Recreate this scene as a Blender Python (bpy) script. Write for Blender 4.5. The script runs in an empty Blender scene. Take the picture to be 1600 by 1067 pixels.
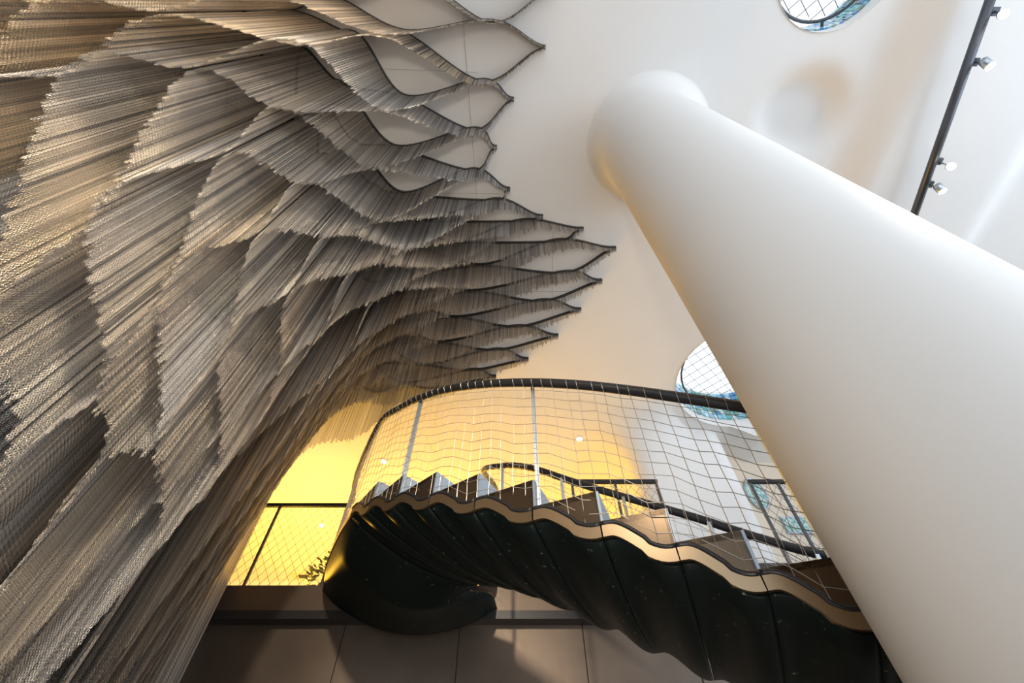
import bpy, bmesh, math, random
import numpy as np
from mathutils import Vector, Matrix

random.seed(7); rng = np.random.default_rng(7)
scene = bpy.context.scene
COL = scene.collection
CZ = 1.5                      # eye height above the lower floor
PITCH = math.radians(54.0)
FPX = 720.0
CEIL = 4.8 + CZ               # ceiling height
GAL = 2.4 + CZ                # gallery floor height

# ---------------------------------------------------------------- camera
cam_d = bpy.data.cameras.new('camera'); cam = bpy.data.objects.new('camera', cam_d)
COL.objects.link(cam)
cam_d.sensor_width = 36.0; cam_d.lens = 36.0 * FPX / 1600.0; cam_d.clip_start = 0.02
cam.location = (0, 0, CZ); cam.rotation_euler = (math.pi / 2 + PITCH, 0, 0)
scene.camera = cam

# ---------------------------------------------------------------- world, light, exposure
world = bpy.data.worlds.new('world'); scene.world = world; world.use_nodes = True
bg = world.node_tree.nodes['Background']
bg.inputs[0].default_value = (0.86, 0.93, 1.0, 1); bg.inputs[1].default_value = 1.15
vs = scene.view_settings
vs.view_transform = 'Standard'; vs.look = 'None'; vs.gamma = 1.0; vs.exposure = 0.42
vs.use_curve_mapping = False

def light(name, kind, loc, energy, color, size=0.3, target=None, spot=None, size_y=None):
    d = bpy.data.lights.new(name, kind); d.energy = energy; d.color = color
    if kind == 'AREA':
        d.size = size
        if size_y: d.shape = 'RECTANGLE'; d.size_y = size_y
    else: d.shadow_soft_size = size
    if kind == 'SPOT': d.spot_size = spot or 1.2; d.spot_blend = 0.6
    o = bpy.data.objects.new(name, d); COL.objects.link(o); o.location = loc
    if target is not None:
        o.rotation_euler = (Vector(target) - Vector(loc)).to_track_quat('-Z', 'Y').to_euler()
    return o

# daylight from the glazed front of the house, behind and to the right
light('daylight_window', 'AREA', (6.5, -1.5, 3.2), 125, (0.66, 0.82, 1.0), 3.5, (1.0, 2.0, 4.5), size_y=4.0)
# warm lamp below the ceiling, then two added fills for the chains
light('warm_lamp', 'SPOT', (-0.6, -1.9, 5.3), 750, (1.0, 0.84, 0.62), 0.12, (-2.2, 0.9, 4.2), 1.7)
light('chain_fill_low', 'SPOT', (-0.2, -0.9, 0.9), 170, (1.0, 0.88, 0.72), 0.12, (-2.0, 1.8, 2.6), 2.2)  # unseen fill added near the floor to brighten the left chains
light('chain_fill_spot', 'SPOT', (0.5, -1.3, 3.0), 260, (1.0, 0.87, 0.66), 0.08, (-2.1, 0.15, 5.0), 0.95)  # unseen spot added behind the camera to brighten the upper left chains
# yellow lamps of the gallery room
for p, e in (((-3.8, 7.2, GAL + 0.6), 215), ((-1.6, 7.6, GAL + 0.5), 185), ((0.5, 7.9, GAL + 0.6), 75)):
    light('gallery_lamp', 'POINT', p, e, (1.0, 0.53, 0.05), 0.25)
light('gallery_lamp_soft', 'POINT', (0.6, 5.7, GAL + 0.4), 14, (1.0, 0.80, 0.5), 0.25)

# ---------------------------------------------------------------- helpers
def ray(u, v):
    a = (u - 800.0) / FPX; b = (v - 533.5) / FPX
    cp, sp = math.cos(PITCH), math.sin(PITCH)
    return np.array((a, cp + b * sp, sp - b * cp))
def at_z(u, v, h):            # h above the eye
    d = ray(u, v); return d * (h / d[2]) + np.array((0, 0, CZ))
def at_y(u, v, y):
    d = ray(u, v); return d * (y / d[1]) + np.array((0, 0, CZ))

def mat(name, col, rough=0.5, metal=0.0, spec=0.5, noise=None, bump=None, emit=None, coat=0.0):
    m = bpy.data.materials.new(name); m.use_nodes = True
    nt = m.node_tree; b = nt.nodes['Principled BSDF']
    b.inputs['Base Color'].default_value = (*col, 1); b.inputs['Roughness'].default_value = rough
    b.inputs['Metallic'].default_value = metal; b.inputs['Specular IOR Level'].default_value = spec
    b.inputs['Coat Weight'].default_value = coat
    tc = nt.nodes.new('ShaderNodeTexCoord')
    if noise:
        scale, col2, lo, hi = noise
        n = nt.nodes.new('ShaderNodeTexNoise'); n.inputs['Scale'].default_value = scale
        n.inputs['Detail'].default_value = 6
        nt.links.new(tc.outputs['Object'], n.inputs['Vector'])
        r = nt.nodes.new('ShaderNodeValToRGB')
        r.color_ramp.elements[0].position = lo; r.color_ramp.elements[0].color = (*col, 1)
        r.color_ramp.elements[1].position = hi; r.color_ramp.elements[1].color = (*col2, 1)
        nt.links.new(n.outputs['Fac'], r.inputs['Fac']); nt.links.new(r.outputs['Color'], b.inputs['Base Color'])
    if bump:
        scale, st = bump
        n2 = nt.nodes.new('ShaderNodeTexNoise'); n2.inputs['Scale'].default_value = scale
        bp = nt.nodes.new('ShaderNodeBump'); bp.inputs['Strength'].default_value = st; bp.inputs['Distance'].default_value = 0.01
        nt.links.new(tc.outputs['Object'], n2.inputs['Vector'])
        nt.links.new(n2.outputs['Fac'], bp.inputs['Height']); nt.links.new(bp.outputs['Normal'], b.inputs['Normal'])
    if emit:
        b.inputs['Emission Color'].default_value = (*emit[0], 1); b.inputs['Emission Strength'].default_value = emit[1]
    return m

M = {}
M['plaster'] = mat('white_plaster', (0.80, 0.785, 0.765), 0.7, noise=(1.2, (0.83, 0.815, 0.80), 0.3, 0.7), bump=(40, 0.03))
M['column'] = mat('column_plaster', (0.80, 0.785, 0.765), 0.55, bump=(60, 0.02))
M['beige'] = mat('beige_plaster', (0.74, 0.64, 0.52), 0.75, bump=(40, 0.03))
M['floor'] = mat('stone_floor', (0.58, 0.48, 0.39), 0.45, noise=(3, (0.64, 0.54, 0.45), 0.3, 0.7))
M['darkwall'] = mat('dark_wall', (0.035, 0.028, 0.024), 0.6)
M['bronze_panel'] = mat('bronze_panel', (0.16, 0.125, 0.10), 0.42, 0.75, noise=(1.6, (0.11, 0.085, 0.07), 0.3, 0.7), bump=(300, 0.08))
M['black_metal'] = mat('black_metal', (0.022, 0.022, 0.025), 0.35, 0.3)
M['track'] = mat('grey_track', (0.085, 0.09, 0.105), 0.35, 0.6)
M['steel'] = mat('brushed_steel', (0.42, 0.47, 0.53), 0.3, 0.9)
M['wire'] = mat('steel_wire', (0.38, 0.35, 0.31), 0.4, 0.6)
M['bronze'] = mat('bronze_edge', (0.33, 0.24, 0.15), 0.28, 0.9)
M['stepside'] = mat('step_side', (0.10, 0.07, 0.045), 0.22, 0.75)
M['tread'] = mat('tread_steel', (0.36, 0.43, 0.53), 0.35, 0.5)
M['rail_track'] = mat('curtain_track', (0.03, 0.03, 0.03), 0.4, 0.4)
M['lamp_on'] = mat('lit_lens', (1, 0.9, 0.7), 0.3, emit=((1.0, 0.86, 0.62), 14.0))
M['lamp_soft'] = mat('soft_lens', (1, 0.85, 0.5), 0.3, emit=((1.0, 0.80, 0.42), 2.2))
M['seam'] = mat('seam_grey', (0.42, 0.40, 0.37), 0.8)
M['leaf'] = mat('leaf_green', (0.16, 0.24, 0.07), 0.5, noise=(8, (0.5, 0.5, 0.3), 0.45, 0.65))
M['terracotta'] = mat('planter_clay', (0.30, 0.14, 0.07), 0.7)
M['teal_glass'] = mat('teal_glass', (0.22, 0.46, 0.44), 0.15, noise=(30, (0.60, 0.76, 0.74), 0.4, 0.6))
M['fixture'] = mat('fixture_cream', (0.8, 0.7, 0.45), 0.5)

# dark green-black marble of the stair soffit
ms = mat('black_marble', (0.010, 0.014, 0.012), 0.4, 0.0, 0.08)
nt = ms.node_tree; b = nt.nodes['Principled BSDF']; tc = nt.nodes.new('ShaderNodeTexCoord')
n = nt.nodes.new('ShaderNodeTexNoise'); n.inputs['Scale'].default_value = 34; n.inputs['Detail'].default_value = 3
r = nt.nodes.new('ShaderNodeValToRGB')
r.color_ramp.elements[0].position = 0.69; r.color_ramp.elements[0].color = (0.006, 0.010, 0.010, 1)
r.color_ramp.elements[1].position = 0.76; r.color_ramp.elements[1].color = (0.17, 0.19, 0.16, 1)
nt.links.new(tc.outputs['Object'], n.inputs['Vector']); nt.links.new(n.outputs['Fac'], r.inputs['Fac'])
nt.links.new(r.outputs['Color'], b.inputs['Base Color'])
M['marble'] = ms

# anodised chain: colour from the per-chain attribute
mc = bpy.data.materials.new('anodised_chain'); mc.use_nodes = True
nt = mc.node_tree; b = nt.nodes['Principled BSDF']
a = nt.nodes.new('ShaderNodeAttribute'); a.attribute_type = 'INSTANCER'; a.attribute_name = 'tint'
nt.links.new(a.outputs['Color'], b.inputs['Base Color'])
b.inputs['Metallic'].default_value = 0.85; b.inputs['Roughness'].default_value = 0.33
M['chain'] = mc
# mosaic: colour per tile
mm = bpy.data.materials.new('glass_mosaic'); mm.use_nodes = True
nt = mm.node_tree; b = nt.nodes['Principled BSDF']
a = nt.nodes.new('ShaderNodeAttribute'); a.attribute_name = 'tile'
nt.links.new(a.outputs['Color'], b.inputs['Base Color']); b.inputs['Roughness'].default_value = 0.15
M['mosaic'] = mm

def obj(name, verts, faces, m, parent=None, smooth=False, loc=None):
    me = bpy.data.meshes.new(name); me.from_pydata([tuple(map(float, v)) for v in verts], [], faces)
    bm = bmesh.new(); bm.from_mesh(me); bmesh.ops.recalc_face_normals(bm, faces=bm.faces); bm.to_mesh(me); bm.free()
    if smooth: me.shade_smooth()
    me.materials.append(M[m] if isinstance(m, str) else m)
    o = bpy.data.objects.new(name, me); COL.objects.link(o)
    if parent is not None: o.parent = parent
    if loc is not None: o.location = loc
    return o

def tag(o, label=None, cat=None, group=None, kind=None):
    if label: o['label'] = label
    if cat: o['category'] = cat
    if group: o['group'] = group
    if kind: o['kind'] = kind
    return o
def empty(name, loc=(0, 0, 0)):
    e = bpy.data.objects.new(name, None); COL.objects.link(e); e.location = loc
    e.empty_display_size = 0.1; return e

class MB:                       # collects geometry for one mesh
    def __init__(s): s.v = []; s.f = []
    def add(s, vs_, fs_):
        n = len(s.v); s.v += [tuple(map(float, p)) for p in vs_]; s.f += [tuple(i + n for i in f) for f in fs_]; return s
    def box(s, x0, x1, y0, y1, z0, z1):
        return s.add([(x0, y0, z0), (x1, y0, z0), (x1, y1, z0), (x0, y1, z0), (x0, y0, z1), (x1, y0, z1), (x1, y1, z1), (x0, y1, z1)],
                     [(0, 3, 2, 1), (4, 5, 6, 7), (0, 1, 5, 4), (1, 2, 6, 5), (2, 3, 7, 6), (3, 0, 4, 7)])
    def tube(s, pts, r, n=6, closed=False, flat=None):
        P = [np.array(p, float) for p in pts]; k = len(P); rings = []
        for i, p in enumerate(P):
            t = (P[(i + 1) % k] - P[i - 1]) if closed else (P[min(i + 1, k - 1)] - P[max(i - 1, 0)])
            t = t / (np.linalg.norm(t) + 1e-9)
            up = np.array((0, 0, 1.0)) if abs(t[2]) < 0.95 else np.array((1.0, 0, 0))
            sx = np.cross(t, up); sx /= np.linalg.norm(sx); sy = np.cross(sx, t)
            rx, ry = (r, r) if flat is None else flat
            off = math.pi / 4 if n == 4 else 0
            rings.append([p + sx * math.cos(off + 2 * math.pi * q / n) * rx + sy * math.sin(off + 2 * math.pi * q / n) * ry for q in range(n)])
        vs_ = [p for ring in rings for p in ring]; fs_ = []
        for i in range(k if closed else k - 1):
            j = (i + 1) % k
            for q in range(n): fs_.append((i * n + q, i * n + (q + 1) % n, j * n + (q + 1) % n, j * n + q))
        if not closed: fs_ += [tuple(range(n)), tuple((k - 1) * n + q for q in range(n))]
        return s.add(vs_, fs_)
    def lathe(s, prof, c, n=24, axis=None):
        c = np.array(c, float); ax = np.array(axis if axis is not None else (0, 0, 1), float); ax /= np.linalg.norm(ax)
        sx = np.cross(ax, (0.3, 0.8, 0.51)); sx /= np.linalg.norm(sx); sy = np.cross(ax, sx); vs_ = []; fs_ = []
        for r, h in prof:
            for q in range(n):
                t = 2 * math.pi * q / n; vs_.append(c + ax * h + (sx * math.cos(t) + sy * math.sin(t)) * r)
        for i in range(len(prof) - 1):
            for q in range(n): fs_.append((i * n + q, i * n + (q + 1) % n, (i + 1) * n + (q + 1) % n, (i + 1) * n + q))
        fs_ += [tuple(range(n)), tuple((len(prof) - 1) * n + q for q in range(n))]
        return s.add(vs_, fs_)
    def build(s, name, m, parent=None, smooth=False): return obj(name, s.v, s.f, m, parent, smooth)

def slab(grid, thick):
    """closed shell below a grid of points [rows][cols]"""
    R, C = len(grid), len(grid[0]); top = [p for row in grid for p in row]
    vs_ = [tuple(p) for p in top] + [(p[0], p[1], p[2] - thick) for p in top]; n = R * C; fs_ = []
    for i in range(R - 1):
        for j in range(C - 1):
            q = (i * C + j, i * C + j + 1, (i + 1) * C + j + 1, (i + 1) * C + j); fs_.append(q); fs_.append(tuple(k + n for k in reversed(q)))
    rim = [j for j in range(C)] + [i * C + C - 1 for i in range(1, R)] + [(R - 1) * C + j for j in range(C - 2, -1, -1)] + [i * C for i in range(R - 2, 0, -1)]
    for k in range(len(rim)):
        a_, b_ = rim[k], rim[(k + 1) % len(rim)]; fs_.append((a_, b_, b_ + n, a_ + n))
    return vs_, fs_

def catmull(P, per, q0=None):
    P = [np.array(p, float) for p in P]; out = []
    Q = [2 * P[0] - P[1] if q0 is None else q0] + P + [2 * P[-1] - P[-2]]
    for i in range(1, len(Q) - 2):
        p0, p1, p2, p3 = Q[i - 1:i + 3]
        for k in range(per):
            t = k / per
            out.append(0.5 * (2 * p1 + (p2 - p0) * t + (2 * p0 - 5 * p1 + 4 * p2 - p3) * t * t + (3 * p1 - p0 - 3 * p2 + p3) * t ** 3))
    out.append(P[-1]); return np.array(out)
def sstep(a_, b_, x):
    t = np.clip((x - a_) / (b_ - a_), 0, 1); return t * t * (3 - 2 * t)

# ================================================================= SETTING
XL, XR, Y0, Y1 = -3.1, 7.5, -4.0, 9.6
tag(MB().box(-6, 9, Y0, Y1, -0.1, 0).build('floor', 'floor'), kind='structure')

# ceiling: grid with two oval skylight openings and soft relief
OC = [((2.66, -0.30), (0.50, 0.48)), ((3.25, 4.08), (1.0, 0.96))]
def ceil_z(x, y):
    z = CEIL + 0.0 * x
    z = z - 0.22 * sstep(3.25, 3.55, x) + 0.14 * sstep(4.75, 5.1, x)
    d = np.sqrt(((x - 2.75) / 0.42) ** 2 + ((y - 0.85) / 0.42) ** 2)
    return z + 0.16 * (1 - sstep(0.55, 1.15, d))
nx, ny = 176, 170
xs = np.linspace(-6, 9, nx); ys = np.linspace(Y0, Y1, ny)
bm = bmesh.new(); V = {}
for i, x in enumerate(xs):
    for j, y in enumerate(ys):
        V[i, j] = [x, y]
keep = []
def inside(p, k):
    (cx, cy), (rx, ry) = OC[k]; return ((p[0] - cx) / rx) ** 2 + ((p[1] - cy) / ry) ** 2
for i in range(nx - 1):
    for j in range(ny - 1):
        c = ((xs[i] + xs[i + 1]) / 2, (ys[j] + ys[j + 1]) / 2)
        if min(inside(c, 0), inside(c, 1)) > 1: keep.append((i, j))
for k, ((cx, cy), (rx, ry)) in enumerate(OC):     # snap the rim to the oval
    rim = set()
    ks = set(keep)
    for i in range(nx - 1):
        for j in range(ny - 1):
            if (i, j) not in ks and inside(((xs[i] + xs[i + 1]) / 2, (ys[j] + ys[j + 1]) / 2), k) <= 1:
                for a_, b_ in ((i, j), (i + 1, j), (i, j + 1), (i + 1, j + 1)):
                    if any((a_ - da, b_ - db) in ks for da in (0, 1) for db in (0, 1)): rim.add((a_, b_))
    for q in rim:
        x, y = V[q]; s_ = math.sqrt(inside((x, y), k)); V[q] = [cx + (x - cx) / s_, cy + (y - cy) / s_]
BV = {}
for i, j in keep:
    f = []
    for q in ((i, j), (i + 1, j), (i + 1, j + 1), (i, j + 1)):
        if q not in BV: x, y = V[q]; BV[q] = bm.verts.new((x, y, float(ceil_z(np.float64(x), np.float64(y)))))
        f.append(BV[q])
    bm.faces.new(f)
me = bpy.data.meshes.new('ceiling'); bm.to_mesh(me); bm.free(); me.shade_smooth(); me.materials.append(M['plaster'])
ceiling = bpy.data.objects.new('ceiling', me); COL.objects.link(ceiling); tag(ceiling, kind='structure')
# thin joints of the ceiling boards above the chains
for (ax, ay, bx_, by_) in ((-2.2, 0.42, -0.32, 0.48), (-2.2, 1.55, -0.12, 1.58), (-2.2, 2.75, 0.8, 2.75), (-0.42, 0.0, -0.30, 3.8), (-1.5, 0.0, -1.42, 3.8), (0.45, 2.0, 0.5, 3.2)):
    d = np.array((bx_ - ax, by_ - ay)); nrm = np.array((-d[1], d[0])) / np.linalg.norm(d) * 0.0015
    z = CEIL - 0.003
    obj('joint', [(ax + nrm[0], ay + nrm[1], z), (bx_ + nrm[0], by_ + nrm[1], z), (bx_ - nrm[0], by_ - nrm[1], z), (ax - nrm[0], ay - nrm[1], z),
                  (ax + nrm[0], ay + nrm[1], z + .01), (bx_ + nrm[0], by_ + nrm[1], z + .01), (bx_ - nrm[0], by_ - nrm[1], z + .01), (ax - nrm[0], ay - nrm[1], z + .01)],
        [(0, 3, 2, 1), (4, 5, 6, 7), (0, 1, 5, 4), (1, 2, 6, 5), (2, 3, 7, 6), (3, 0, 4, 7)], 'seam', ceiling)

# walls
tag(MB().box(XL - 0.1, XL, Y0, 4.9, 0, CEIL).build('wall_left', 'darkwall'), kind='structure')
tag(MB().box(-6.1, -6.0, 4.9, Y1, GAL, CEIL).build('wall_gallery_side', 'plaster'), kind='structure')
tag(MB().box(-6.0, 9.0, Y1, Y1 + 0.1, 0, CEIL).build('wall_far', 'plaster'), kind='structure')

# rounded white wall block right of the yellow room
def rounded_block(x0, x1, y0, y1, r, z0, z1, cove=0.0, n=10, n2=12):
    rings = []
    levels = [(z0, 0.0), (z1 - cove, 0.0)] + [(z1 - cove + cove * math.sin(math.pi / 2 * k / n2), cove * (1 - math.cos(math.pi / 2 * k / n2))) for k in range(1, n2 + 1)] if cove else [(z0, 0.0), (z1, 0.0)]
    for z, e in levels:
        pts = []
        for (cx, cy, a0) in ((x1 - r, y0 + r, -90), (x1 - r, y1 - r, 0), (x0 + r, y1 - r, 90), (x0 + r, y0 + r, 180)):
            for k in range(n + 1):
                t = math.radians(a0 + 90 * k / n); ee = e * float(1 - sstep(x0 + 0.35, x0 + 1.0, cx))
                pts.append((cx + (r + ee) * math.cos(t), cy + (r + ee) * math.sin(t), z))
            if a0 == 180:                       # the front face, so that the cove can fade out along it
                for x in np.linspace(x0 + r, x1 - r, 14)[1:-1]:
                    ee = e * float(1 - sstep(x0 + 0.35, x0 + 1.0, x)); pts.append((x, y0 - ee, z))
        rings.append(pts)
    m_ = len(rings[0]); vs_ = [p_ for ring in rings for p_ in ring]; fs_ = []
    for i in range(len(rings) - 1):
        for k in range(m_): fs_.append((i * m_ + k, i * m_ + (k + 1) % m_, (i + 1) * m_ + (k + 1) % m_, (i + 1) * m_ + k))
    return vs_, fs_
vs_, fs_ = rounded_block(1.69, 3.12, 5.10, 9.4, 0.25, GAL, CEIL, 0.7)
tag(obj('wall_white', vs_, fs_, 'plaster', smooth=True), kind='structure')
tag(MB().box(3.10, 9.0, 5.6, 5.7, GAL, CEIL).build('wall_beige', 'beige'), kind='structure')

# gallery slab and the panelled wall under it
tag(MB().box(-6.0, 9.0, 4.92, Y1, GAL - 0.26, GAL).box(0.60, 9.0, 4.45, 4.90, GAL - 0.24, GAL).build('gallery_floor', 'darkwall'), kind='structure')
wall_b = tag(MB().box(-6.0, 9.0, 5.02, 5.12, 0, GAL - 0.26).build('wall_back', 'darkwall'), kind='structure')
px = [-5.2, -3.35, -1.66, -0.52, 0.70, 1.75, 3.0, 4.4, 6.0]
for k in range(len(px) - 1):
    MB().box(px[k] + 0.006, px[k + 1] - 0.006, 5.0, 5.03, 0.05, GAL - 0.34).build('panel', 'bronze_panel', wall_b)
for k in range(len(px) - 1):
    MB().box(px[k] + 0.004, px[k + 1] - 0.004, 4.895, 4.925, GAL - 0.25, GAL).build('fascia_panel', 'bronze_panel', wall_b)
tag(MB().box(-6.0, 9.0, 4.86, 5.02, GAL - 0.34, GAL - 0.262).build('shadow_line_1', 'black_metal'), kind='structure')  # shadow line under the slab edge, built as a black strip

# column with a flared head
prof = [(0.466, 0.0), (0.466, 3.4)]
for k in range(15):
    t = math.pi / 2 * k / 14; prof.append((0.466 + 0.15 * (1 - math.cos(t)), CEIL - 0.35 + 0.352 * math.sin(t)))
cmb = MB().lathe(prof, (1.33, 1.06, 0), 96); cmb.f = cmb.f[:-2]
colm = cmb.build('column', 'column', smooth=True)
tag(colm, 'thick smooth white plaster column flaring into the ceiling', 'column')

# oval skylights
def skylight(idx, c, r, depth, tiles_side, mesh_step):
    (cx, cy), (rx, ry) = c, r
    root = empty('window_%d' % idx, (0, 0, 0)); tag(root, kind='structure')
    n = 48; v_ = []; f_ = []
    for (s_, z) in ((1.0, CEIL - 0.02), (0.99, CEIL + 0.1), (1.0, CEIL + depth)):
        for q in range(n):
            t = 2 * math.pi * q / n; v_.append((cx + rx * s_ * math.cos(t), cy + ry * s_ * math.sin(t), float(ceil_z(np.float64(cx + rx * math.cos(t)), np.float64(cy + ry * math.sin(t)))) - 0.012 if z < CEIL else float(z)))
    for s_, z in ((1.12, CEIL + depth), (1.12, CEIL + 0.05)):
        for q in range(n):
            t = 2 * math.pi * q / n; v_.append((cx + rx * s_ * math.cos(t), cy + ry * s_ * math.sin(t), float(z)))
    for i in range(4):
        for q in range(n): f_.append((i * n + q, i * n + (q + 1) % n, (i + 1) * n + (q + 1) % n, (i + 1) * n + q))
    obj('throat', v_, f_, 'plaster', root, True)
    # mosaic tiles on the side of the throat away from the room
    tv, tf, tcs = [], [], []
    rows = 7; cols = 36
    for i in range(rows):
        for j in range(cols):
            a0 = tiles_side + (j / cols - 0.5) * 2.6 + rng.normal(0, .01); da = 2.6 / cols * 0.86
            z0 = CEIL + 0.12 + i * (depth - 0.2) / rows; dz = (depth - 0.2) / rows * 0.86
            k = 0.965; b0 = len(tv)
            for (aa, zz) in ((a0, z0), (a0 + da, z0 + rng.normal(0, .006)), (a0 + da, z0 + dz), (a0, z0 + dz)):
                tv.append((cx + rx * k * math.cos(aa), cy + ry * k * math.sin(aa), zz))
                tv.append((cx + rx * .99 * math.cos(aa), cy + ry * .99 * math.sin(aa), zz))
            tf += [(b0, b0 + 2, b0 + 4, b0 + 6), (b0, b0 + 1, b0 + 3, b0 + 2), (b0 + 2, b0 + 3, b0 + 5, b0 + 4), (b0 + 4, b0 + 5, b0 + 7, b0 + 6), (b0 + 6, b0 + 7, b0 + 1, b0)]
            cset = [(0.05, 0.25, 0.55), (0.10, 0.45, 0.42), (0.25, 0.55, 0.70), (0.6, 0.75, 0.78), (0.18, 0.30, 0.28)]
            tcs += [cset[rng.integers(5)]] * 5
    mo = obj('mosaic', tv, tf, 'mosaic', root); mo['kind'] = 'stuff'
    at = mo.data.attributes.new('tile', 'FLOAT_COLOR', 'FACE')
    at.data.foreach_set('color', np.array([(*c_, 1) for c_ in tcs], 'f').ravel())
    # wire net on a ring
    zr = CEIL + 0.22; ring = [(cx + rx * .86 * math.cos(2 * math.pi * q / 40), cy + ry * .86 * math.sin(2 * math.pi * q / 40), zr) for q in range(40)]
    MB().tube(ring, 0.014, 6, True).build('net_ring', 'track', root, True)
    nb = MB(); R_ = max(rx, ry)
    for sgn in (1, -1):
        k = -R_ * 1.4
        while k < R_ * 1.4:
            seg = []
            for t in np.linspace(-1.4 * R_, 1.4 * R_, 60):
                x = (t + k) / 1.414 if sgn > 0 else (t - k) / 1.414; y = (t - k) / 1.414 if sgn > 0 else -(t + k) / 1.414
                if (x / (rx * .86)) ** 2 + (y / (ry * .86)) ** 2 < 1: seg.append((cx + x, cy + y, zr - 0.03 * (1 - (x * x + y * y) / R_ ** 2)))
            if len(seg) > 2: nb.tube(seg[::3] if len(seg) > 6 else seg, 0.0035, 4)
            k += mesh_step
    nb.build('wire_net', 'track', root)
    MB().tube([(cx + 0.86 * rx * math.cos(-2.0), cy + 0.86 * ry * math.sin(-2.0) , zr), (cx + rx * math.cos(-2.0), cy + ry * math.sin(-2.0), zr)], 0.014, 6).build('net_bracket', 'track', root)
    MB().tube([(cx + 0.86 * rx * math.cos(1.3), cy + 0.86 * ry * math.sin(1.3) , zr), (cx + rx * math.cos(1.3), cy + ry * math.sin(1.3), zr)], 0.014, 6).build('net_bracket', 'track', root)
    return root
skylight(1, OC[0][0], OC[0][1], 0.55, 0.3, 0.105)
skylight(2, OC[1][0], OC[1][1], 0.75, 1.3, 0.13)

# small glass-block windows in the beige wall
def small_window(idx, shape, c, w, h):
    root = empty('window_%d' % idx, c); tag(root, kind='structure')
    n = 24
    if shape == 'round': pts = [(w * math.cos(2 * math.pi * q / n), h * math.sin(2 * math.pi * q / n)) for q in range(n)]
    else: pts = [(-w, -h), (w, -h), (w, h), (-w, h)]
    k = len(pts)
    MB().add([(x, -0.015, z) for x, z in pts] + [(x, 0.0, z) for x, z in pts], [tuple(range(k)), tuple(range(k, 2 * k))] + [(q, (q + 1) % k, k + (q + 1) % k, k + q) for q in range(k)]).build('pane', 'teal_glass', root)
    MB().tube([(x * 1.04, -0.015, z * 1.04) for x, z in pts], 0.012, 6, True).build('frame', 'steel', root)
p = at_y(1181, 772, 5.59); small_window(3, 'round', p, 0.13, 0.24)
p = at_y(1256, 821, 5.59); small_window(4, 'rect', p, 0.26, 0.11)

# ================================================================= CHAIN CURTAINS
TIP = [(872, -22), (853, 75), (803, 157), (776, 233), (797, 299), (849, 342), (913, 361), (964, 391), (942, 442), (909, 487), (873, 528), (826, 565), (775, 592)]
m1 = [(768, 35), (753, 133), (738, 213), (735, 280), (772, 329), (816, 362), (872, 392), (887, 440), (850, 484), (809, 525), (775, 562), (735, 594)]
m2 = [(612, -48), (600, 56), (602, 174), (585, 263), (600, 345), (643, 389), (697, 417), (748, 446), (735, 484), (708, 526), (680, 566), (652, 602), (622, 632)]
m3 = [(412, -8), (463, 67), (442, 170), (477, 286), (518, 369), (560, 422), (600, 462), (622, 497), (606, 532), (588, 570), (566, 604), (545, 634)]
m4 = [(190, -70), (246, 20), (296, 108), (352, 240), (400, 368), (450, 459), (505, 518), (532, 566), (528, 596), (515, 630), (500, 660), (482, 690), (465, 715)]
m5 = [(70, 0), (105, 108), (150, 325), (262, 431), (351, 530), (430, 590)]
m6 = [(-80, -40), (-60, 135), (-45, 515), (160, 600), (245, 692), (340, 742)]
m7 = [(-120, 60), (-110, 330), (-40, 790), (92, 800), (205, 900)]
ZA = [4.70, 4.45, 4.00, 3.45, 2.85, 2.25, 1.65, 1.15]      # chain ends above the eye, long upper rows
ZC = [4.72, 4.56, 4.36, 3.95, 3.35, 2.75, 1.95, 1.15]      # shorter lower rows
def zb(m_, j): w = float(sstep(4.0, 8.0, j)); return ZA[m_] * (1 - w) + ZC[m_] * w
NP = 13
node = {}
def put(key, uv, h): p_ = at_z(uv[0], uv[1], h); node[key] = np.array((p_[0], p_[1], h))
for j in range(NP):
    put((0, j), TIP[j], zb(0, j)); put((2, j), m2[j], zb(2, j)); put((4, j), m4[j], zb(4, j))
    if j < 12: put((1, j), m1[j], zb(1, j)); put((3, j), m3[j], zb(3, j))
R4 = [1.85, 1.85, 1.87, 1.90, 2.07, 2.30, 2.54]      # plan distance of the fifth nodes, growing outwards from there
def put_r(key, uv, rho):
    d_ = ray(*uv); put(key, uv, rho * d_[2] / math.hypot(d_[0], d_[1]))
for j in range(6):
    put_r((4, j), m4[j], R4[j]); put_r((5, j), m5[j], (R4[j] + R4[j + 1]) / 2 + 0.33)
    put_r((6, j), m6[j], R4[j] + 0.66)
    if j < 5: put_r((7, j), m7[j], (R4[j] + R4[j + 1]) / 2 + 0.95)
for j in range(6, NP):          # lower rows: chains run on to the wall and reach the floor
    d = np.array((-0.42, 0.10 + 0.02 * (j - 6), 0))
    if j < 12: b_ = (node[4, j] + node[4, j + 1]) / 2; node[5, j] = b_ + d; node[5, j][2] = 1.7
    node[6, j] = node[4, j] + 2 * d; node[6, j][2] = -0.2
    if j < 12: node[7, j] = (node[6, j] + node[4, j + 1] + 2 * d) / 2 + d; node[7, j][2] = -1.45
for j in range(0, 5):           # upper rows end against the wall, down to the floor
    node[8, j] = node[6, j] + (node[7, j] - node[6, j]) * 1.6 + np.array((-0.35, 0.15, 0)); node[8, j][2] = -1.45
node[8, 5] = node[6, 5] + np.array((-0.7, 0.25, 0)); node[8, 5][2] = -1.45
node[7, 5] = (node[6, 5] + node[6, 6]) / 2 + np.array((-0.4, 0.1, 0)); node[7, 5][2] = -1.45
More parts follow.
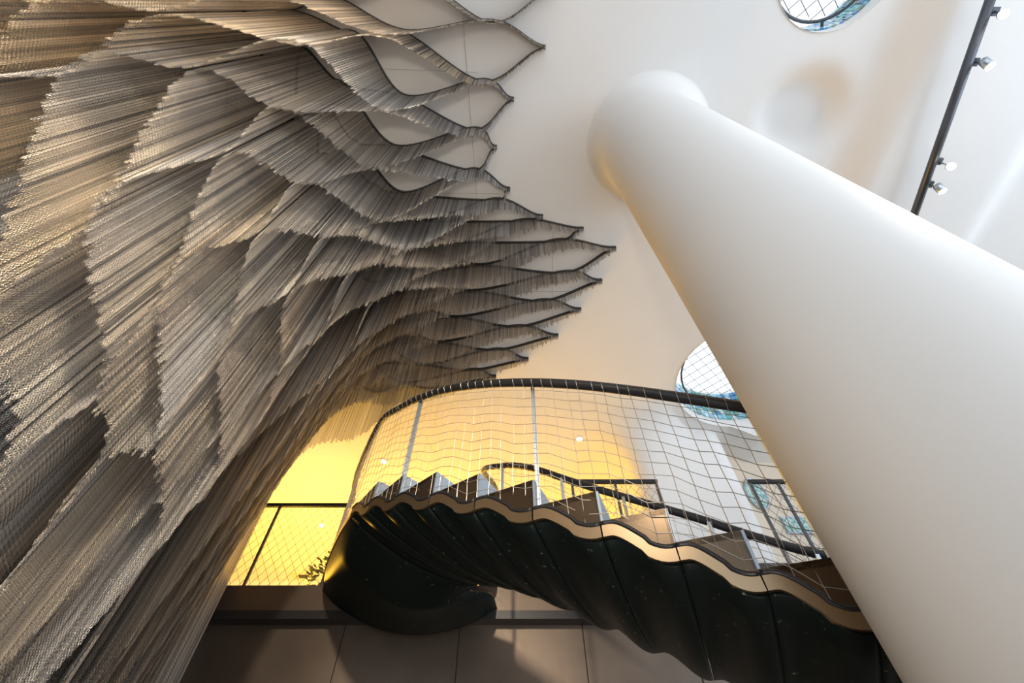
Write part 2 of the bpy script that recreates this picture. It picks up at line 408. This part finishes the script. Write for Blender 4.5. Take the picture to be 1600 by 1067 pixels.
for m_ in (1, 3, 5, 7):         # outer ghosts for the first and last curtain
    node[m_, -1] = 2 * ((node[m_ - 1, 0] + node[m_ + 1, 0]) / 2 if m_ < 7 else node[6, 0]) - node[m_, 0]
    node[m_, -1][2] = node[m_, 0][2]
    if (m_, 12) not in node:
        e = (node[m_ - 1, 12] + node[m_ + 1, 12]) / 2 if m_ < 7 else node[6, 12] + np.array((-0.4, 0.1, 0))
        node[m_, 12] = e + (e - node[m_, 11]) * 0.8; node[m_, 12][2] = node[m_, 11][2]

# one short run of links, as it repeats down every chain
PITCH_L = 0.0115
def chain_module(name, nl):
    mb = MB()
    for k in range(nl):
        zc = -(k + 0.5) * PITCH_L; L, W, r = 0.0088, 0.0058, 0.00135
        path = []
        for t in (0, 60, 120, 180, 240, 300):
            a_ = math.radians(t + 30); x = W * math.cos(a_); z = (L - W) * (1 if math.sin(a_) > 0.1 else -1 if math.sin(a_) < -0.1 else 0) * 0.9 + W * math.sin(a_)
            path.append((x, 0, z + zc) if k % 2 == 0 else (0, x, z + zc))
        P = [np.array(p_) for p_ in path]; n0 = len(mb.v); vs_ = []; c0 = np.array((0, 0, zc))
        side = np.array((0, 1.0, 0)) if k % 2 == 0 else np.array((1.0, 0, 0))
        for p_ in P:
            o_ = p_ - c0; o_ = o_ / np.linalg.norm(o_)
            for q in (90, 210, 330): a_ = math.radians(q); vs_.append(p_ + o_ * math.sin(a_) * r * 1.2 + side * math.cos(a_) * r * 1.2)
        fs_ = []
        for i in range(6):
            for q in range(3): fs_.append((i * 3 + q, i * 3 + (q + 1) % 3, ((i + 1) % 6) * 3 + (q + 1) % 3, ((i + 1) % 6) * 3 + q))
        mb.add(vs_, fs_)
    me_ = bpy.data.meshes.new(name); me_.from_pydata(mb.v, [], mb.f); me_.shade_smooth(); me_.materials.append(M['chain'])
    return bpy.data.objects.new(name, me_)
N_BIG, N_SML = 20, 4
mod_big = chain_module('chain_run', N_BIG); mod_sml = chain_module('chain_run_short', N_SML)

def chain_nodes():
    ng = bpy.data.node_groups.new('hang_chains', 'GeometryNodeTree')
    ng.interface.new_socket('Geometry', in_out='INPUT', socket_type='NodeSocketGeometry')
    ng.interface.new_socket('Geometry', in_out='OUTPUT', socket_type='NodeSocketGeometry')
    N = ng.nodes; Lk = ng.links.new
    gi = N.new('NodeGroupInput'); go = N.new('NodeGroupOutput'); jn = N.new('GeometryNodeJoinGeometry')
    def named(nm, ty):
        q = N.new('GeometryNodeInputNamedAttribute'); q.data_type = ty; q.inputs['Name'].default_value = nm; return q
    rot = named('turn', 'FLOAT'); cx_ = N.new('ShaderNodeCombineXYZ'); Lk(rot.outputs['Attribute'], cx_.inputs['Z'])
    sel = named('short', 'BOOLEAN'); nt_ = N.new('FunctionNodeBooleanMath'); nt_.operation = 'NOT'; Lk(sel.outputs['Attribute'], nt_.inputs[0])
    for ob, s_ in ((mod_big, nt_.outputs[0]), (mod_sml, sel.outputs['Attribute'])):
        oi = N.new('GeometryNodeObjectInfo'); oi.inputs['Object'].default_value = ob; oi.inputs['As Instance'].default_value = True
        ip = N.new('GeometryNodeInstanceOnPoints'); Lk(gi.outputs[0], ip.inputs['Points']); Lk(s_, ip.inputs['Selection'])
        Lk(oi.outputs['Geometry'], ip.inputs['Instance']); Lk(cx_.outputs[0], ip.inputs['Rotation'])
        Lk(ip.outputs[0], jn.inputs[0])
    Lk(jn.outputs[0], go.inputs[0]); return ng
NG = chain_nodes()

ORD = ['topmost', 'second', 'third', 'fourth', 'fifth', 'sixth', 'seventh', 'eighth', 'ninth', 'tenth', 'eleventh', 'twelfth', 'lowest']
STEEL = np.array((0.74, 0.75, 0.78)); GOLD = np.array((0.80, 0.55, 0.26)); GRAPH = np.array((0.16, 0.16, 0.18)); CHAMP = np.array((0.85, 0.75, 0.62))
SPACING = 0.0135
n_inst = 0
for i in range(2 * NP + 1):
    j, low = divmod(i, 2)
    seq = []
    for m_ in range(9):
        if m_ % 2 == 0:
            if (m_, j) in node: seq.append(node[m_, j])
        else:
            kk = j if low else j - 1
            if (m_, kk) in node: seq.append(node[m_, kk])
    if i == 2 * NP: j = 4; seq = [np.array((-2.78 - 0.14 * (k % 2), -0.9 + 0.52 * k, -1.45)) for k in range(12)]
    crv = catmull(seq, 48, None if i == 2 * NP else seq[1] - (seq[2] - seq[0]) * 0.75)
    # keep touching neighbours a finger apart
    tng = np.gradient(crv[:, :2], axis=0); tng /= (np.linalg.norm(tng, axis=1)[:, None] + 1e-9)
    nr = np.stack((-tng[:, 1], tng[:, 0]), 1); sgn = 1.0 if low == 0 else -1.0
    crv[:, :2] += nr * 0.010 * sgn
    seg = np.linalg.norm(np.diff(crv[:, :2], axis=0), axis=1); S = np.concatenate(([0], np.cumsum(seg)))
    s = np.arange(0.01, S[-1], SPACING)
    X = np.interp(s, S, crv[:, 0]); Y = np.interp(s, S, crv[:, 1]); B = np.interp(s, S, crv[:, 2])
    root = empty('chain_curtain', (crv[0, 0], crv[0, 1], CEIL))
    side = 'lower' if low else 'upper'
    tag(root, f'wavy hanging metal chain curtain, {side} side of the {ORD[j]} pointed tip', 'chain curtain', 'layered wavy chain curtains')
    if i == 2 * NP: root['label'] = 'floor-length chain curtain hanging against the dark wall behind all the others'
    base = np.array((crv[0, 0], crv[0, 1], CEIL))
    # ceiling track
    tr = MB().tube([(p_[0] - base[0], p_[1] - base[1], -0.022) for p_ in crv[::4]], 0.02, 4, flat=(0.011, 0.028))
    tr.build('curtain_track', 'rail_track', root)
    # chains
    pts, turn, short, tint = [], [], [], []
    ph = rng.uniform(0, 10)
    for q in range(len(s)):
        if X[q] < XL + 0.05 or (X[q] < -1.2 and Y[q] > 4.8): continue
        Ln = (CEIL - 0.045) - max(0.02, B[q] + CZ + rng.normal(0, 0.018))
        nl = max(3, int(Ln / PITCH_L))
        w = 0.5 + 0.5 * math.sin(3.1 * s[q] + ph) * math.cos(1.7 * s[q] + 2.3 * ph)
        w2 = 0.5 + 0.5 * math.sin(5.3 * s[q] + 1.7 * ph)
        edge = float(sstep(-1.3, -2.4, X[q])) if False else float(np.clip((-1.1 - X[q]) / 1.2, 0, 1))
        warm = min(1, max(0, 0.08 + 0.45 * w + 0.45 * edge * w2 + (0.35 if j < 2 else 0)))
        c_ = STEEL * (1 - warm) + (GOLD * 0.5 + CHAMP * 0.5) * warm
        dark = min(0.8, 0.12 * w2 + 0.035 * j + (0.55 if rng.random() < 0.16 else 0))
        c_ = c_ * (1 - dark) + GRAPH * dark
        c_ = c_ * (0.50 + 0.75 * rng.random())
        z = -0.045; tr_ = rng.normal(0, 0.25) + 0.7
        while nl >= 2:
            big = nl >= N_BIG
            pts.append((X[q] - base[0], Y[q] - base[1], z)); turn.append(tr_); short.append(not big); tint.append((*c_, 1))
            step = N_BIG if big else N_SML; nl -= step; z -= step * PITCH_L
    if not pts: continue
    me_ = bpy.data.meshes.new('chains'); me_.from_pydata(pts, [], [])
    me_.attributes.new('turn', 'FLOAT', 'POINT').data.foreach_set('value', np.array(turn, 'f'))
    me_.attributes.new('short', 'BOOLEAN', 'POINT').data.foreach_set('value', np.array(short, bool))
    me_.attributes.new('tint', 'FLOAT_COLOR', 'POINT').data.foreach_set('color', np.array(tint, 'f').ravel())
    me_.materials.append(M['chain'])
    ch = bpy.data.objects.new('chains', me_); COL.objects.link(ch); ch.parent = root; ch['kind'] = 'stuff'
    md = ch.modifiers.new('hang', 'NODES'); md.node_group = NG
    n_inst += len(pts)
print('chain runs', n_inst)

# ================================================================= STAIRCASE
cusp_px = [(553, 797), (575, 785), (620, 777), (674, 775), (738, 783), (834, 799), (950, 820), (1062, 860), (1192, 905), (1344, 955)]
rise = 0.165; h_top = 2.21
outer = []
for k, (u, v) in enumerate(cusp_px):
    h = h_top - rise * k; p_ = at_z(u, v, h); outer.append(np.array((p_[0], p_[1], h)))
outer += [np.array((1.47, 1.60, outer[-1][2] - rise)), np.array((1.76, 1.50, outer[-1][2] - 2 * rise)), np.array((2.05, 1.36, outer[-1][2] - 3 * rise))]
outer = np.array(outer); NS = len(outer)
# smooth plan a little
for _ in range(2):
    sm = outer.copy(); sm[1:-1, :2] = 0.25 * outer[:-2, :2] + 0.5 * outer[1:-1, :2] + 0.25 * outer[2:, :2]; outer = sm
tg = np.gradient(outer[:, :2], axis=0); tg /= np.linalg.norm(tg, axis=1)[:, None]
inn = outer.copy(); WID = 1.22
inn[:, 0] += -tg[:, 1] * WID; inn[:, 1] += tg[:, 0] * WID
# tg points down the flight; the far side is to its left
if inn[5, 1] < outer[5, 1]: inn[:, :2] = 2 * outer[:, :2] - inn[:, :2]
# keep winder corners ordered
for k in range(NS): inn[k, 1] = min(inn[k, 1], 4.55)
stair = empty('staircase', (outer[-1][0], outer[-1][1], 0)); SB = np.array(stair.location)
tag(stair, 'dark curved staircase with scalloped marble soffit and wire net guard', 'staircase')
O = np.array((0, 0, CZ)) - SB       # from (x,y,h) to local
def wave(k, t):                      # scalloped line from corner k (upper) to k+1 (lower)
    a_, b_ = outer[k], outer[k + 1]; p_ = a_ + (b_ - a_) * t
    s_ = sstep(0.12, 0.95, t); p_ = p_.copy(); p_[2] = a_[2] + (b_[2] - a_[2]) * s_ - 0.018 * math.sin(math.pi * t) ** 2 * (t > .6)
    return p_
def wavei(k, t):
    a_, b_ = inn[k], inn[k + 1]; p_ = a_ + (b_ - a_) * t; p_ = p_.copy(); p_[2] = a_[2] + (b_[2] - a_[2]) * sstep(0.12, 0.95, t); return p_
TT = np.linspace(0, 1, 15)
for k in range(NS - 1):
    a_, b_, c_, d_ = outer[k], outer[k + 1], inn[k + 1], inn[k]
    zt = b_[2] + rise + 0.035               # tread height above this run, riser stands at corner k+1
    # tread plate
    top = [(a_[0], a_[1], zt), (b_[0], b_[1], zt), (c_[0], c_[1], zt), (d_[0], d_[1], zt)]
    v_ = [np.array(p_) + O for p_ in top] + [np.array((p_[0], p_[1], zt - 0.03)) + O for p_ in top]
    obj('tread', v_, [(0, 1, 2, 3), (7, 6, 5, 4), (0, 4, 5, 1), (1, 5, 6, 2), (2, 6, 7, 3), (3, 7, 4, 0)], 'stepside', stair)
    # riser at the lower end of the run
    dd = (b_ - a_); dd = dd / np.linalg.norm(dd[:2]) * 0.012; dd[2] = 0
    q = [b_ + dd, c_ + dd, c_ - dd, b_ - dd]
    v_ = [np.array((p_[0], p_[1], zt - rise + 0.001)) + O for p_ in q] + [np.array((p_[0], p_[1], zt - 0.001)) + O for p_ in q]
    obj('riser', v_, [(0, 1, 2, 3), (7, 6, 5, 4), (0, 4, 5, 1), (1, 5, 6, 2), (2, 6, 7, 3), (3, 7, 4, 0)], 'tread', stair)
    # outer side panel between the scalloped edge and the tread
    nrm = np.array((-(b_ - a_)[1], (b_ - a_)[0], 0)); nrm /= np.linalg.norm(nrm); nrm *= 0.012
    if np.dot(nrm[:2], (d_ - a_)[:2]) < 0: nrm = -nrm
    v_, f_ = [], []
    for t in TT:
        p_ = wave(k, t)
        for off in (0 * nrm, nrm):
            v_.append(p_ + off + O); v_.append(np.array((p_[0], p_[1], zt - 0.002)) + off + O)
    for t in range(len(TT) - 1):
        e = t * 4
        f_ += [(e, e + 4, e + 5, e + 1), (e + 2, e + 3, e + 7, e + 6), (e, e + 2, e + 6, e + 4), (e + 1, e + 5, e + 7, e + 3)]
    e = (len(TT) - 1) * 4; f_ += [(0, 1, 3, 2), (e, e + 2, e + 3, e + 1)]
    obj('side_panel', v_, f_, 'stepside', stair)
    # bronze scalloped edge
    mb = MB(); mb.tube([wave(k, t) + O - nrm * 0.6 + np.array((0, 0, -0.026)) for t in np.linspace(0.01, 0.99, 16)], 0.03, 4, flat=(0.016, 0.040)); mb.build('edge_band', 'bronze', stair)
    mb = MB(); mb.tube([wave(k, t) + O - nrm * 1.2 + np.array((0, 0, 0.012)) for t in np.linspace(0.0, 1.0, 16)], 0.011, 6); mb.build('edge_rod', 'black_metal', stair, True)
    # soffit panel, one per step, with a belly between the two sides
    grid = []
    for w in np.linspace(0, 1, 11):
        row = []
        for t in np.linspace(0.006, 0.994, 15):
            p_ = wave(k, t) * (1 - w) + wavei(k, t) * w
            p_ = p_.copy(); p_[2] += -0.055 - 0.10 * math.sin(math.pi * w) ** 0.8 - (0.03 + 0.14 * max(0, (4 - k - t) / 4)) * w
            row.append(p_ + O)
        grid.append(row)
    v_, f_ = slab(grid, 0.015); obj('soffit_panel', v_, f_, 'marble', stair, True)
# top landing with a deep rounded soffit
la, lb = outer[0], inn[0]
path_o = catmull([la, la + np.array((-0.22, 0.42, 0.06)), np.array((-1.78, 4.35, 2.36)), np.array((-1.95, 4.88, 2.40))], 8)
path_i = catmull([lb, lb + np.array((-0.06, 0.22, 0.06)), np.array((-0.20, 4.50, 2.36)), np.array((-0.15, 4.88, 2.40))], 8)
grid = []
for w in np.linspace(0, 1, 13):
    row = []
    for k in range(len(path_o)):
        p_ = path_o[k] * (1 - w) + path_i[k] * w; p_ = p_.copy()
        p_[2] += -0.055 - (0.10 + 0.22 * min(1, k / 9)) * math.sin(math.pi * w) ** 0.8 - 0.17 * w; row.append(p_ + O)
    grid.append(row)
v_, f_ = slab(grid, 0.015); obj('soffit_panel', v_, f_, 'marble', stair, True)
v_, f_ = slab([[p_ + O + np.array((0, 0, 0.03)) for p_ in path_o], [p_ + O + np.array((0, 0, 0.03)) for p_ in path_i]], 0.03); obj('landing_plate', v_, f_, 'stepside', stair)
MB().tube([p_ + O + np.array((0, 0, -0.02)) for p_ in path_o], 0.03, 4, flat=(0.016, 0.045)).build('edge_band', 'bronze', stair)

# handrails and nets
def guard(edge, hh, rows, step, sag):
    rail = edge.copy(); rail[:, 2] += hh
    MB().tube([p_ + O for p_ in rail], 0.03, 8, flat=(0.026, 0.034)).build('handrail', 'black_metal', stair, True)
    return rail
# edge line from the landing down the flight, dense samples following the scallops
dense_o = [p_ for p_ in path_o[::-1]]
for k in range(NS - 1): dense_o += [wave(k, t) for t in np.linspace(0.05, 1, 12)]
dense_o = np.array(dense_o)
rail_ctrl = np.array([path_o[-1], path_o[-9], path_o[9], outer[0]] + [outer[k] for k in range(1, NS)])
rail_o = catmull([p_ + np.array((0, 0, 1.0)) for p_ in rail_ctrl], 10)
MB().tube([p_ + O for p_ in rail_o], 0.03, 8, flat=(0.026, 0.036)).build('handrail', 'black_metal', stair, True)
dense_i = [p_ for p_ in path_i[::-1]]
for k in range(NS - 1): dense_i += [wavei(k, t) for t in np.linspace(0.05, 1, 12)]
dense_i = np.array(dense_i)
rail_i = catmull([p_ + np.array((0, 0, 0.98)) for p_ in [path_i[-1], path_i[-9], lb] + [inn[k] for k in range(1, NS)]], 10)
MB().tube([p_ + O for p_ in rail_i], 0.03, 8, flat=(0.024, 0.032)).build('handrail', 'black_metal', stair, True)

def resample(P, step):
    seg = np.linalg.norm(np.diff(P[:, :2], axis=0), axis=1); S_ = np.concatenate(([0], np.cumsum(seg)))
    n_ = int(S_[-1] / step); s_ = np.linspace(0, S_[-1], n_ + 1)
    return np.stack([np.interp(s_, S_, P[:, q]) for q in range(3)], 1)
def net(bottom, top, step, rows, r, name):
    b_ = resample(bottom, step); s_ = np.linspace(0, 1, len(b_)); S_ = np.linspace(0, 1, len(top))
    # match the top by nearest plan position
    t_ = np.array([top[np.argmin(np.sum((top[:, :2] - p_[:2]) ** 2, 1))] for p_ in b_])
    mb = MB(); G = np.zeros((len(b_), rows + 1, 3))
    for k in range(len(b_)):
        for w in range(rows + 1):
            f = w / rows; p_ = b_[k] * (1 - f) + t_[k] * f
            p_[:2] = b_[k][:2] * (1 - f) + t_[k][:2] * f
            if 0 < w < rows: p_ = p_ + rng.normal(0, 0.002, 3)
            G[k, w] = p_ + O
    for k in range(len(b_)): mb.tube(G[k], r, 4)
    for w in range(1, rows): mb.tube(G[:, w], r, 4)
    for k in range(len(b_)):                         # knots and loops round the rail
        for w in range(1, rows):
            c_ = G[k, w]; e = r * 2.2
            mb.add([c_ + (e, 0, 0), c_ - (e, 0, 0), c_ + (0, e, 0), c_ - (0, e, 0), c_ + (0, 0, e), c_ - (0, 0, e)],
                   [(0, 2, 4), (2, 1, 4), (1, 3, 4), (3, 0, 4), (2, 0, 5), (1, 2, 5), (3, 1, 5), (0, 3, 5)])
        c_ = G[k, rows]; ring = []
        d_ = G[min(k + 1, len(b_) - 1), rows] - G[max(k - 1, 0), rows]; d_[2] = 0; d_ /= np.linalg.norm(d_) + 1e-9; sd = np.array((-d_[1], d_[0], 0))
        for q in range(8): a_ = 2 * math.pi * q / 8; ring.append(c_ + sd * math.cos(a_) * 0.031 + np.array((0, 0, 1)) * math.sin(a_) * 0.041)
        mb.tube(ring, r, 4, True)
    o = mb.build(name, 'wire', stair); o['kind'] = 'stuff'
net(dense_o, rail_o, 0.075, 13, 0.0019, 'safety_net')
net(dense_i, rail_i, 0.085, 11, 0.0016, 'safety_net')
# flat steel posts
def post(p_, hh, w=0.018):
    q = np.array(p_) + O; MB().box(q[0] - w, q[0] + w, q[1] - 0.006, q[1] + 0.006, q[2], q[2] + hh).build('post', 'steel', stair)
post(outer[5] + np.array((0.03, 0.03, 0.0)), 0.98, 0.012)
post(outer[2] + np.array((0, 0.03, 0.0)), 0.98)
post(outer[9] + np.array((0.02, 0.03, 0)), 0.98, 0.012)
for k in (1, 4, 6, 8, 10): post(inn[k] + np.array((0, -0.02, 0)), 0.96, 0.012)

# ================================================================= GALLERY GUARDS
def gallery_guard(x0, x1, y, label, diag, posts):
    root = empty('gallery_guard', ((x0 + x1) / 2, y, GAL)); tag(root, label, 'railing', 'gallery railings')
    xa, xb = x0 - (x0 + x1) / 2, x1 - (x0 + x1) / 2
    MB().tube([(xa, 0, 1.0), (xb, 0, 1.0)], 0.02, 4, flat=(0.026, 0.03)).build('top_rail', 'black_metal', root)
    for pxx in posts:
        MB().box(pxx - (x0 + x1) / 2 - 0.014, pxx - (x0 + x1) / 2 + 0.014, -0.012, 0.012, 0, 0.985).build('post', 'track', root)
    mb = MB(); L = x1 - x0; st = 0.105; k = -1.0
    while k < L:
        for sg in (1, -1):
            if sg > 0: a_ = (k, 0.0); b_ = (k + 0.7, 1.0)
            else: a_ = (k + 0.7, 0.0); b_ = (k, 1.0)
            pts = [(a_[0] + (b_[0] - a_[0]) * t, a_[1] + (b_[1] - a_[1]) * t) for t in np.linspace(0, 1, 21)]
            pts = [p_ for p_ in pts if 0 <= p_[0] <= L]
            if len(pts) > 1: mb.tube([(xa + p_[0], 0, p_[1] * .98) for p_ in (pts[0], pts[-1])], 0.0022, 4)
        k += st
    o = mb.build('safety_net', 'track', root); o['kind'] = 'stuff'
gallery_guard(-5.6, -1.98, 4.96, 'black gallery railing with diamond net beside the chain curtains', True, (-5.5, -2.84, -2.02))
gallery_guard(0.66, 1.70, 4.50, 'black gallery railing behind the stair in front of the yellow room', True, (0.70, 1.20, 1.68))
gallery_guard(2.76, 5.6, 4.50, 'black gallery railing below the bright skylight beside the column', True, (2.78, 3.10, 4.4))

# ================================================================= LAMPS
# recessed downlights in the gallery ceiling
for (u, v), lab in (((600, 720), 'small round ceiling downlight seen above the third stair step'), ((905, 685), 'small round ceiling downlight in the peach coloured ceiling'),
                    ((503, 820), 'small round ceiling downlight over the yellow gallery corner')):
    p_ = at_z(u, v, 4.8); root = empty('downlight', (p_[0], p_[1], CEIL)); tag(root, lab, 'downlight', 'gallery downlights')
    MB().lathe([(0.055, -0.012), (0.055, 0.0)], (0, 0, 0), 20).build('trim_ring', 'fixture', root)
    MB().lathe([(0.04, -0.018), (0.04, -0.011)], (0, 0, 0), 20).build('lens', 'lamp_on', root)

# lighting track and its four spotlights
HT = 4.42
ta = at_z(1556, -25, HT); tb = at_z(1430, 330, HT); td = (tb - ta); tb = tb + td * 0.35
tdir = td / np.linalg.norm(td)
track = empty('light_track', tuple(ta)); tag(track, 'long dark tubular lighting track under the white ceiling', 'light track')
MB().tube([(0, 0, 0), tuple(tb - ta)], 0.035, 16).build('tube', 'track', track, True)
MB().box(-0.012, 0.012, -0.012, 0.012, 0, CEIL - 0.08 - ta[2]).build('hanger', 'track', track)
q = (tb - ta) * 0.9; MB().box(q[0] - 0.012, q[0] + 0.012, q[1] - 0.012, q[1] + 0.012, 0, CEIL - 0.08 - ta[2]).build('hanger', 'track', track)
spots = [((1553, 18), (1567, 22), True, 'brilliantly lit spotlight at the top end of the track'), ((1522, 97), (1541, 99), False, 'spotlight second from the top of the lighting track, dimly glowing'),
         ((1466, 252), (1485, 260), True, 'brilliantly lit spotlight third from the top of the track'), ((1452, 288), (1468, 294), False, 'spotlight nearest the column on the lighting track, dimly glowing')]
for (bu, bv), (hu, hv), on, lab in spots:
    bp = at_z(bu, bv, HT - 0.01); hp = at_z(hu, hv, HT - 0.10)
    root = empty('spotlight', tuple(bp)); tag(root, lab, 'spotlight', 'track spotlights')
    MB().tube([(0, 0, 0), tuple((hp - bp) * 0.55 + np.array((0, 0, 0.0))), tuple(hp - bp)], 0.008, 8).build('arm', 'steel', root, True)
    mb = MB(); mb.box(-0.03, 0.03, -0.03, 0.03, -0.012, 0.02); mb.build('clamp', 'track', root)
    aim = np.array((0.25, 0.42, -0.87)) if not on else np.array((-hp[0] * 0.8, -hp[1], CZ - hp[2])); aim = aim / np.linalg.norm(aim)
    h0 = hp - bp
    MB().lathe([(0.016, -0.045), (0.032, -0.04), (0.035, -0.035), (0.035, 0.03), (0.030, 0.037)], h0, 20, aim).build('lamp_head', 'steel', root, True)
    MB().lathe([(0.033, 0.0372), (0.033, 0.05), (0.026, 0.055)], h0, 20, aim).build('lens', 'lamp_on' if on else 'lamp_soft', root, True)
    sp = light('spot_beam', 'SPOT', tuple(hp + aim * 0.07), 45 if on else 14, (1.0, 0.9, 0.74), 0.03, tuple(hp + aim), 1.5)

# ================================================================= SMALL THINGS ON THE GALLERY
p_ = at_y(521, 897, 5.55)
root = empty('potted_plant', (p_[0], 5.55, GAL)); tag(root, 'leafy green plant in a clay pot at the yellow gallery edge', 'plant')
MB().lathe([(0.09, 0.0), (0.13, 0.28), (0.14, 0.30), (0.12, 0.30)], (0, 0, 0), 20).build('pot', 'terracotta', root, True)
mb = MB()
for k in range(150):
    a_ = rng.uniform(0, 6.28); rr = 0.26 * math.sqrt(rng.random()); hh = 0.30 + 0.55 * rng.random() * (1.1 - rr / 0.3)
    c_ = np.array((rr * math.cos(a_), rr * math.sin(a_), hh)); d_ = np.array((math.cos(a_), math.sin(a_), rng.uniform(-.5, .8))); d_ /= np.linalg.norm(d_)
    s_ = np.cross(d_, (0, 0, 1)); s_ /= np.linalg.norm(s_) + 1e-9; L = rng.uniform(0.06, 0.11)
    mb.add([c_, c_ + d_ * L * .5 + s_ * L * .28, c_ + d_ * L, c_ + d_ * L * .5 - s_ * L * .28], [(0, 1, 2, 3)])
fo = mb.build('foliage', 'leaf', root); fo['kind'] = 'stuff'
MB().tube([(0, 0, 0.28), (0.01, 0, 0.7)], 0.012, 6).build('stem', 'terracotta', root)
p_ = at_z(480, 905, 4.8)
root = empty('ceiling_fixture', (p_[0], min(p_[1], 9.3), CEIL)); tag(root, 'small square surface fixture on the yellow ceiling above the railing', 'ceiling fixture')
MB().box(-0.22, 0.22, -0.12, 0.12, -0.06, 0).build('housing', 'fixture', root)
MB().box(-0.08, 0.08, -0.05, 0.05, -0.075, -0.06).build('sensor', 'black_metal', root)
